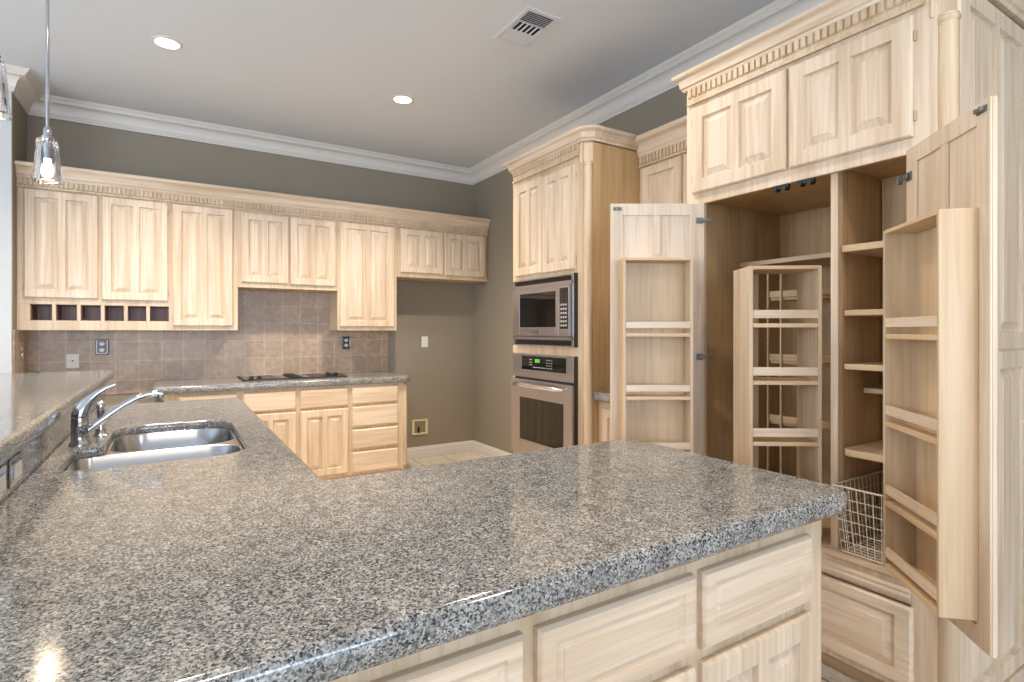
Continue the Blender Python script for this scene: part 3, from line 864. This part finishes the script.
for x, y in [(0.7065, 0.345), (0.7065, 0.070)] + [(0.7465 - 0.04 * math.cos(a), 0.070 - 0.04 * math.sin(a)) for a in (0.3, 0.7, 1.1, 1.5)] + [(0.9675, 0.03), (0.9675, 0.345)]:
    s_.append((x, y))
MB().loops([[(x, y, z) for x, y in s_] for z in (0.848, 0.874)]).build('shelf', 'tan_h', pan, bevel=0.003)
for z in (1.487, 1.18, 0.885):
    MB().box(0.20, 0.668, 0.37, 0.52, z - 0.018, z).build('shelf', 'tan_h', pan, bevel=0.002)
    MB().box(0.20, 0.668, 0.358, 0.3695, z - 0.004, z + 0.028).build('rail', 'tan_h', pan, bevel=0.002)
for a in (0.195, 0.262):
    MB().box(a, a + 0.008, 0.3475, 0.3575, 0.4925, 1.60).build('upright', 'tan_h', pan)

# roller catches under the top rail
for i, ly in enumerate((0.480, 0.585)):
    k = MB().box(ly - 0.035, ly + 0.035, 0.004, 0.018, 1.906, 1.9215)
    k.tube([(ly - 0.020, -0.004, 1.908), (ly - 0.020, 0.026, 1.908)], 0.010, 10).tube([(ly + 0.020, -0.004, 1.908), (ly + 0.020, 0.026, 1.908)], 0.010, 10)
    k.build('roller_catch', 'black', pan)


def storage_rack(parent, w, d, z0, z1, shelves, s0, inn, mat='tan', gap=0.022, rail=0.030):
    """shelf box: x s0..s0+w, standing out to y = inn*d; shelves with retaining rails along the open side"""
    def bx(x0, x1, a, b, za, zb):
        ya, yb = sorted((inn * a, inn * b)); return MB().box(x0, x1, ya, yb, za, zb)
    def obj(name, mb, mt): return mb.build(name, mt, parent, bevel=0.0015)
    obj('rack_side', bx(s0, s0 + 0.012, 0.0065, d, z0, z1), 'wood_frame')
    obj('rack_side', bx(s0 + w - 0.012, s0 + w, 0.0065, d, z0, z1), 'ply')
    obj('rack_back', bx(s0 + 0.0125, s0 + w - 0.0125, 0.0065, 0.0095, z0, z1 - 0.013), 'ply')
    obj('rack_top', bx(s0 + 0.0125, s0 + w - 0.0125, 0.0065, d, z1 - 0.012, z1), 'tan_h')
    for z in shelves:
        obj('rack_shelf', bx(s0 + 0.0125, s0 + w - 0.0125, 0.0065, d - 0.001, z - 0.016, z), 'tan_h')
        obj('rack_rail', bx(s0 + 0.0125, s0 + w - 0.0125, d - 0.012, d - 0.001, z + gap, z + gap + rail), 'wood_h')


def pantry_door(hx, hy, ex, ey, inn, label, w=0.422, z0=0.475, z1=1.914, s0=0.060, rw=0.326):
    h = z1 - z0
    # outer face has raised panels, inner face a flat shaker frame
    mb = MB()
    pf = panel_front(w, h, 2, t=0.016, depth=0.010)
    mb.add([(x, y * inn, z) for x, y, z in pf.v], pf.f)
    o = mb.build('door', 'wood', pan)
    o['label'] = label
    o.location = (*loc(hx, hy), z0)
    o.rotation_euler = (0, 0, ang(ex, ey))
    def bx(m, x0, x1, a, b, za, zb):
        ya, yb = sorted((inn * a, inn * b)); return m.box(x0, x1, ya, yb, za, zb)
    fr = MB(); t = 0.006
    bx(fr, 0, 0.068, 0.0002, t, 0, h); bx(fr, w - 0.058, w, 0.0002, t, 0, h)
    bx(fr, 0.068, w - 0.058, 0.0002, t, h - 0.055, h); bx(fr, 0.068, w - 0.058, 0.0002, t, 0, 0.055)
    m0 = (0.068 + w - 0.058) / 2
    bx(fr, m0 - 0.02, m0 + 0.02, 0.0002, t, 1.20, h - 0.055)
    fr.build('inner_frame', 'wood', o, bevel=0.0015)
    storage_rack(o, rw, 0.100, 0.545 - z0, 1.650 - z0, [zz - z0 for zz in (1.310, 1.025, 0.765, 0.560)], s0, inn)
    for hz in (1.835, 1.20, 0.62):
        k = MB()
        bx(k, 0.008, 0.040, 0.0062, 0.011, hz - z0 - 0.014, hz - z0 + 0.014)
        bx(k, 0.012, 0.030, 0.0110, 0.020, hz - z0 - 0.009, hz - z0 + 0.009)
        bx(k, -0.024, 0.012, 0.0125, 0.0185, hz - z0 - 0.005, hz - z0 + 0.005)
        bx(k, -0.029, -0.024, 0.004, 0.022, hz - z0 - 0.014, hz - z0 + 0.014)
        hh = k.build('hinge', 'grey_metal', o, bevel=0.002); hh['label'] = 'grey metal concealed hinge'
    k = MB()
    bx(k, w - 0.052, w - 0.012, 0.0062, 0.010, z1 - 0.024 - z0 - 0.008, z1 - 0.024 - z0 + 0.008)
    bx(k, w - 0.046, w - 0.038, 0.0100, 0.020, z1 - 0.024 - z0 - 0.006, z1 - 0.024 - z0 + 0.006)
    bx(k, w - 0.026, w - 0.018, 0.0100, 0.020, z1 - 0.024 - z0 - 0.006, z1 - 0.024 - z0 + 0.006)
    k.build('catch', 'grey_metal', o)
    return o


pantry_door(2.112, 1.704, -0.85, 0.527, 1, 'open pantry door facing the room with a recessed shelf rack', w=0.437, s0=0.083, rw=0.314)
pantry_door(2.108, 0.866, -0.693, -0.72, -1, 'open pantry door seen edge-on with a projecting shelf rack', w=0.440, z1=1.928, rw=0.334)

# swing-out rack hinged to the divider post
fx, fy = 0.82, -0.572
o = MB().box(0, 0.013, 0.001, 0.185, 0, 1.056).build('swing_out_rack', 'wood_frame', pan, bevel=0.0015)
o['label'] = 'swing-out shelf rack turned out of the pantry'
o.location = (*loc(1.925, 1.335), 0.52); o.rotation_euler = (0, 0, ang(fx, fy))
rw = 0.276
MB().box(rw - 0.013, rw, 0.001, 0.185, 0, 1.056).build('rack_side', 'wood_frame', o, bevel=0.0015)
MB().box(0.0135, rw - 0.0135, 0.001, 0.185, 1.042, 1.056).build('rack_top', 'tan_h', o, bevel=0.0015)
MB().box(0.0135, 0.100, 0.173, 0.185, 0, 1.0415).build('rack_back', 'tan', o)
for z in (1.350, 1.125, 0.885, 0.655, 0.54):
    MB().box(0.0135, rw - 0.0135, 0.002, 0.172, z - 0.016 - 0.52, z - 0.52).build('rack_shelf', 'tan_h', o, bevel=0.0015)
    if z > 0.6:
        MB().box(0.0135, rw - 0.0135, 0.002, 0.012, z + 0.020 - 0.52, z + 0.053 - 0.52).build('rack_rail', 'wood_h', o, bevel=0.0015)

# wire basket on the pantry floor
t = thing('wire_basket', 'cream wire basket on the pantry floor beside the granite corner', 'basket', (XF - 0.025, 1.112, 0.4945), RZ)
bw, bd, bh = 0.248, 0.365, 0.250
wr = MB()
def rect(z, ins, r):
    p = [(ins, ins, z), (bw - ins, ins, z), (bw - ins, bd - ins, z), (ins, bd - ins, z)]
    for i in range(4): wr.tube([p[i], p[(i + 1) % 4]], r, 6)
for i, z in enumerate((0.006, 0.045, 0.085, 0.125, 0.165, 0.205)):
    rect(z, 0.022 * (1 - z / bh), 0.0014)
def vert(x0, y0, x1, y1): wr.tube([(x0, y0, 0.004), (x1, y1, bh)], 0.0014, 6)
nx, ny = 9, 12
for i in range(nx + 1):
    a = i / nx; xb, xt = 0.022 + a * (bw - 0.044), a * bw
    vert(xb, 0.022, xt, 0); vert(xb, bd - 0.022, xt, bd)
    wr.tube([(xb, 0.022, 0.004), (xb, bd - 0.022, 0.004)], 0.0014, 6)
for i in range(ny + 1):
    a = i / ny; yb, yt = 0.022 + a * (bd - 0.044), a * bd
    vert(0.022, yb, 0, yt); vert(bw - 0.022, yb, bw, yt)
    wr.tube([(0.022, yb, 0.007), (bw - 0.022, yb, 0.007)], 0.0014, 6)
wr.build('mesh_body', 'wire', t)
rm = MB()
p = [(0, 0, bh), (bw, 0, bh), (bw, bd, bh), (0, bd, bh)]
for i in range(4): rm.tube([p[i], p[(i + 1) % 4]], 0.0032, 8)
rm.build('rim', 'wire', t)

# ------------------------------------------------------------------ outlets and switches
def plate_mesh(mb, w, h, t, y=0): return mb.box(-w / 2, w / 2, y - t, y - 0.0003, -h / 2, h / 2)


def outlet(name, label, cat, loc_, rz, w, h, mat, kind, face='white_plastic'):
    t = thing(name, label, cat, loc_, rz)
    plate_mesh(MB(), w, h, 0.006).build('plate', mat, t, bevel=0.0025)
    if kind == 'duplex':
        for dz in (0.024, -0.024):
            r = MB().lathe((0, 0, 0), [(0.017, 0.0063), (0.017, 0.009), (0.015, 0.0095)], 20)
            r.v = [(x, -z, y * 0.85 + dz) for x, y, z in r.v]
            rc = r.build('receptacle', face, t)
            s = MB()
            for dx in (-0.006, 0.006): s.box(dx - 0.0012, dx + 0.0012, -0.0102, -0.0096, dz - 0.002, dz + 0.007)
            s.build('slot', 'black', rc)
    elif kind == 'rocker':
        MB().box(-0.017, 0.017, -0.0095, -0.0063, -0.033, 0.033).build('rocker', face, t, bevel=0.0015)
    elif kind == 'rocker_h':
        MB().box(-0.036, 0.036, -0.0095, -0.0063, -0.018, 0.018).build('rocker', face, t, bevel=0.0015)
    elif kind == 'jack':
        r = MB().lathe((0, 0, 0), [(0.006, 0.0063), (0.006, 0.011), (0.003, 0.0112)], 12)
        r.v = [(x, -z, y) for x, y, z in r.v]; r.build('jack', 'black', t)
    return t


outlet('wall_plate', 'square white plate with a centre jack on the tiles above the bar', 'wall plate', (-0.650, 5.3595, 1.090), 0, 0.078, 0.108, 'white_plastic', 'jack')
o = outlet('power_outlet', 'dark slate outlet with white outline on tiles left of the cooktop', 'outlet', (-0.469, 5.3595, 1.195), 0, 0.088, 0.124, 'slate_plastic', 'duplex')
e = MB()
for a, b, c_, d_ in ((-0.036, -0.031, -0.052, 0.052), (0.031, 0.036, -0.052, 0.052), (-0.031, 0.031, -0.052, -0.047)): e.box(a, b, -0.0072, -0.0062, c_, d_)
e.build('inlay', 'white_plastic', o)
o = outlet('power_outlet', 'chrome-edged dark outlet on tiles right of the cooktop', 'outlet', (1.431, 5.3595, 1.206), 0, 0.080, 0.122, 'slate_plastic', 'duplex')
e = MB()
for a, b in ((-0.038, -0.029), (0.029, 0.038)): e.box(a, b, -0.0072, -0.0062, -0.050, 0.050)
e.build('inlay', 'chrome', o)
outlet('light_switch', 'white switch plate on the bare wall of the fridge alcove', 'switch', (2.251, 5.3695, 1.206), 0, 0.072, 0.114, 'white_plastic', 'rocker')
outlet('power_outlet', 'chrome outlet on the tiled side wall at the far end of the bar', 'outlet', (-0.9105, 5.14, 1.172), R(90), 0.078, 0.124, 'chrome', 'duplex')
outlet('power_outlet', 'chrome-edged white outlet on the granite strip nearer the faucet', 'outlet', (-0.3415, 1.850, 0.968), R(90), 0.122, 0.072, 'chrome', 'rocker_h')
outlet('power_outlet', 'chrome-edged white outlet on the granite strip cut by the photo edge', 'outlet', (-0.3415, 1.685, 0.968), R(90), 0.122, 0.072, 'chrome', 'rocker_h')
t = thing('water_supply_box', 'cream recessed water box low on the fridge alcove wall', 'water box', (2.195, 5.3695, 0.240))
b = MB().box(-0.088, 0.088, -0.012, -0.0005, 0, 0.020).box(-0.088, 0.088, -0.012, -0.0005, 0.140, 0.160).box(-0.088, -0.062, -0.012, -0.0005, 0.02, 0.14).box(0.062, 0.088, -0.012, -0.0005, 0.02, 0.14)
b.build('frame', 'cream_plastic', t, bevel=0.002)
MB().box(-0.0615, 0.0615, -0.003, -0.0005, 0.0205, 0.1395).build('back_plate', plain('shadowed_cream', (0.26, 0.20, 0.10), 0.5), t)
v = MB().lathe((-0.015, -0.012, 0), [(0.008, 0.021), (0.008, 0.05), (0.012, 0.055), (0.012, 0.068), (0.006, 0.07), (0.006, 0.085)], 12)
v.build('valve', 'black', t)

# ------------------------------------------------------------------ leaf sprig at the bar's far edge
t = thing('leaf_sprig', 'tiny green leaf sprig at the far edge of the granite bar', 'leaf', (-0.71, 4.255, 1.0705))
for dx, dz, sc in ((-0.010, 0.016, 1.0), (0.012, 0.008, 1.2), (0.028, 0.004, 0.8)):
    l = MB(); L_ = 0.024 * sc; w_ = 0.008 * sc
    top = [(dx - L_, 0, dz + 0.004), (dx - L_ / 2, w_, dz + 0.006), (dx + L_ / 2, w_, dz + 0.002), (dx + L_, 0, dz - 0.001), (dx + L_ / 2, -w_, dz + 0.002), (dx - L_ / 2, -w_, dz + 0.006)]
    l.loops([[(x, y, z - 0.0015) for x, y, z in top], top]).build('leaf', 'leaf', t)
MB().tube([(-0.012, 0, 0.016), (0.012, 0, 0.006), (0.04, 0, 0.002)], 0.0013, 6).build('stem', 'leaf', t)

# ------------------------------------------------------------------ ceiling fittings
for x, y, lab in ((-0.027, 3.93, 'round recessed ceiling light nearer the pendant lamps'), (1.479, 3.95, 'round recessed ceiling light nearer the oven tower')):
    t = thing('recessed_light', lab, 'ceiling light', (x, y, ZC), 0, 'recessed lights in the ceiling')
    MB().lathe((0, 0, 0), [(0.083, -0.0006), (0.083, -0.005), (0.077, -0.008), (0.066, -0.007), (0.064, -0.004)], 32, caps=False).build('trim_ring', 'trim', t, smooth=50)
    downlight(x, y, 170, 128)
    MB().lathe((0, 0, 0), [(0.001, -0.003), (0.064, -0.003), (0.064, -0.005), (0.001, -0.0075)], 32).build('lens', 'lens', t, smooth=50)

t = thing('ceiling_vent', 'white rectangular air vent with three louvred sections in the ceiling', 'vent', (1.738, 2.645, ZC))
hx, hy = 0.110, 0.185
fr = MB().box(-hx, hx, -hy, -hy + 0.026, -0.008, -0.0005).box(-hx, hx, hy - 0.026, hy, -0.008, -0.0005)
fr.box(-hx, -hx + 0.024, -hy + 0.026, hy - 0.026, -0.008, -0.0005).box(hx - 0.024, hx, -hy + 0.026, hy - 0.026, -0.008, -0.0005)
for yy in (-0.053, 0.047): fr.box(-hx + 0.024, hx - 0.024, yy, yy + 0.008, -0.008, -0.0005)
fr.build('frame', 'vent_white', t, bevel=0.0015)
MB().box(-hx + 0.025, hx - 0.025, -hy + 0.027, hy - 0.027, -0.0012, -0.0006).build('duct', 'duct', t)
def louvres(y0, y1, along, tilt):
    lv = MB()
    if along == 'y':
        n = 6
        for i in range(n):
            x = -hx + 0.032 + i * (2 * hx - 0.064) / (n - 1)
            lv.add([(x - 0.001, y0, -0.002), (x - 0.001, y1, -0.002), (x + tilt, y1, -0.0075), (x + tilt, y0, -0.0075),
                    (x + 0.0005, y0, -0.002), (x + 0.0005, y1, -0.002), (x + tilt + 0.0015, y1, -0.0075), (x + tilt + 0.0015, y0, -0.0075)],
                   [(0, 1, 2, 3), (4, 5, 6, 7), (0, 3, 7, 4), (1, 2, 6, 5), (2, 3, 7, 6), (0, 1, 5, 4)])
    else:
        n = 7
        for i in range(n):
            y = y0 + 0.004 + i * (y1 - y0 - 0.008) / (n - 1)
            lv.add([(-hx + 0.026, y - 0.001, -0.002), (hx - 0.026, y - 0.001, -0.002), (hx - 0.026, y + tilt, -0.0075), (-hx + 0.026, y + tilt, -0.0075),
                    (-hx + 0.026, y + 0.0005, -0.002), (hx - 0.026, y + 0.0005, -0.002), (hx - 0.026, y + tilt + 0.0015, -0.0075), (-hx + 0.026, y + tilt + 0.0015, -0.0075)],
                   [(0, 1, 2, 3), (4, 5, 6, 7), (0, 3, 7, 4), (1, 2, 6, 5), (2, 3, 7, 6), (0, 1, 5, 4)])
    lv.build('louvre_bank', 'vent_white', t)
louvres(-0.158, -0.054, 'x', -0.003); louvres(-0.044, 0.046, 'y', 0.002); louvres(0.056, 0.158, 'x', 0.010)

# pendants
def pendant(x, y, zb, label):
    t = thing('pendant_lamp', label, 'pendant lamp', (x, y, zb), 0, 'glass pendants over the bar')
    MB().lathe((0, 0, 0), [(0.055, ZC - zb - 0.0005), (0.055, ZC - zb - 0.02), (0.045, ZC - zb - 0.026), (0.006, ZC - zb - 0.028)], 24, caps=True).build('canopy', 'chrome', t, smooth=40)
    MB().tube([(0, 0, 0.225), (0, 0, ZC - zb - 0.027)], 0.0065, 10).build('rod', 'chrome', t, smooth=60)
    MB().lathe((0, 0, 0), [(0.008, 0.232), (0.014, 0.222), (0.015, 0.195), (0.022, 0.190), (0.022, 0.166), (0.016, 0.163), (0.016, 0.095)], 20).build('socket', 'chrome', t, smooth=40)
    lp = []
    def sq(r, z): return [(px, py, z) for px, py in offset_poly([(-r, -r), (r, -r), (r, r), (-r, r)], [r * 0.45] * 4, 0, 5)]
    for r, z in ((0.036, 0.176), (0.041, 0.170), (0.043, 0.14), (0.050, 0.06), (0.057, 0.008), (0.056, 0.001), (0.049, 0.0), (0.046, 0.010), (0.041, 0.06), (0.034, 0.14), (0.031, 0.158), (0.026, 0.160)):
        lp.append(sq(r * 0.84, z))
    MB().loops(lp + [sq(0.026 * 0.84, 0.176)] + [lp[0]], False, False).build('glass_shade', 'glass', t, smooth=60)
    MB().lathe((0, 0, 0), [(0.002, 0.020), (0.014, 0.024), (0.021, 0.036), (0.022, 0.050), (0.017, 0.066), (0.012, 0.078), (0.012, 0.094)], 18).build('bulb', 'bulb', t, smooth=60)
    l = bpy.data.lights.new('pendant_glow', 'POINT'); l.energy = 1.0; l.color = (1.0, 0.82, 0.6); l.shadow_soft_size = 0.02
    lo = bpy.data.objects.new('pendant_glow', l); lo.location = (x, y, zb - 0.015); COL.objects.link(lo)


pendant(-0.449, 3.01, 1.952, 'glass pendant lamp on a chrome rod hanging before the cabinets')
pendant(-0.470, 2.235, 1.975, 'glass pendant lamp cut by the photo edge')
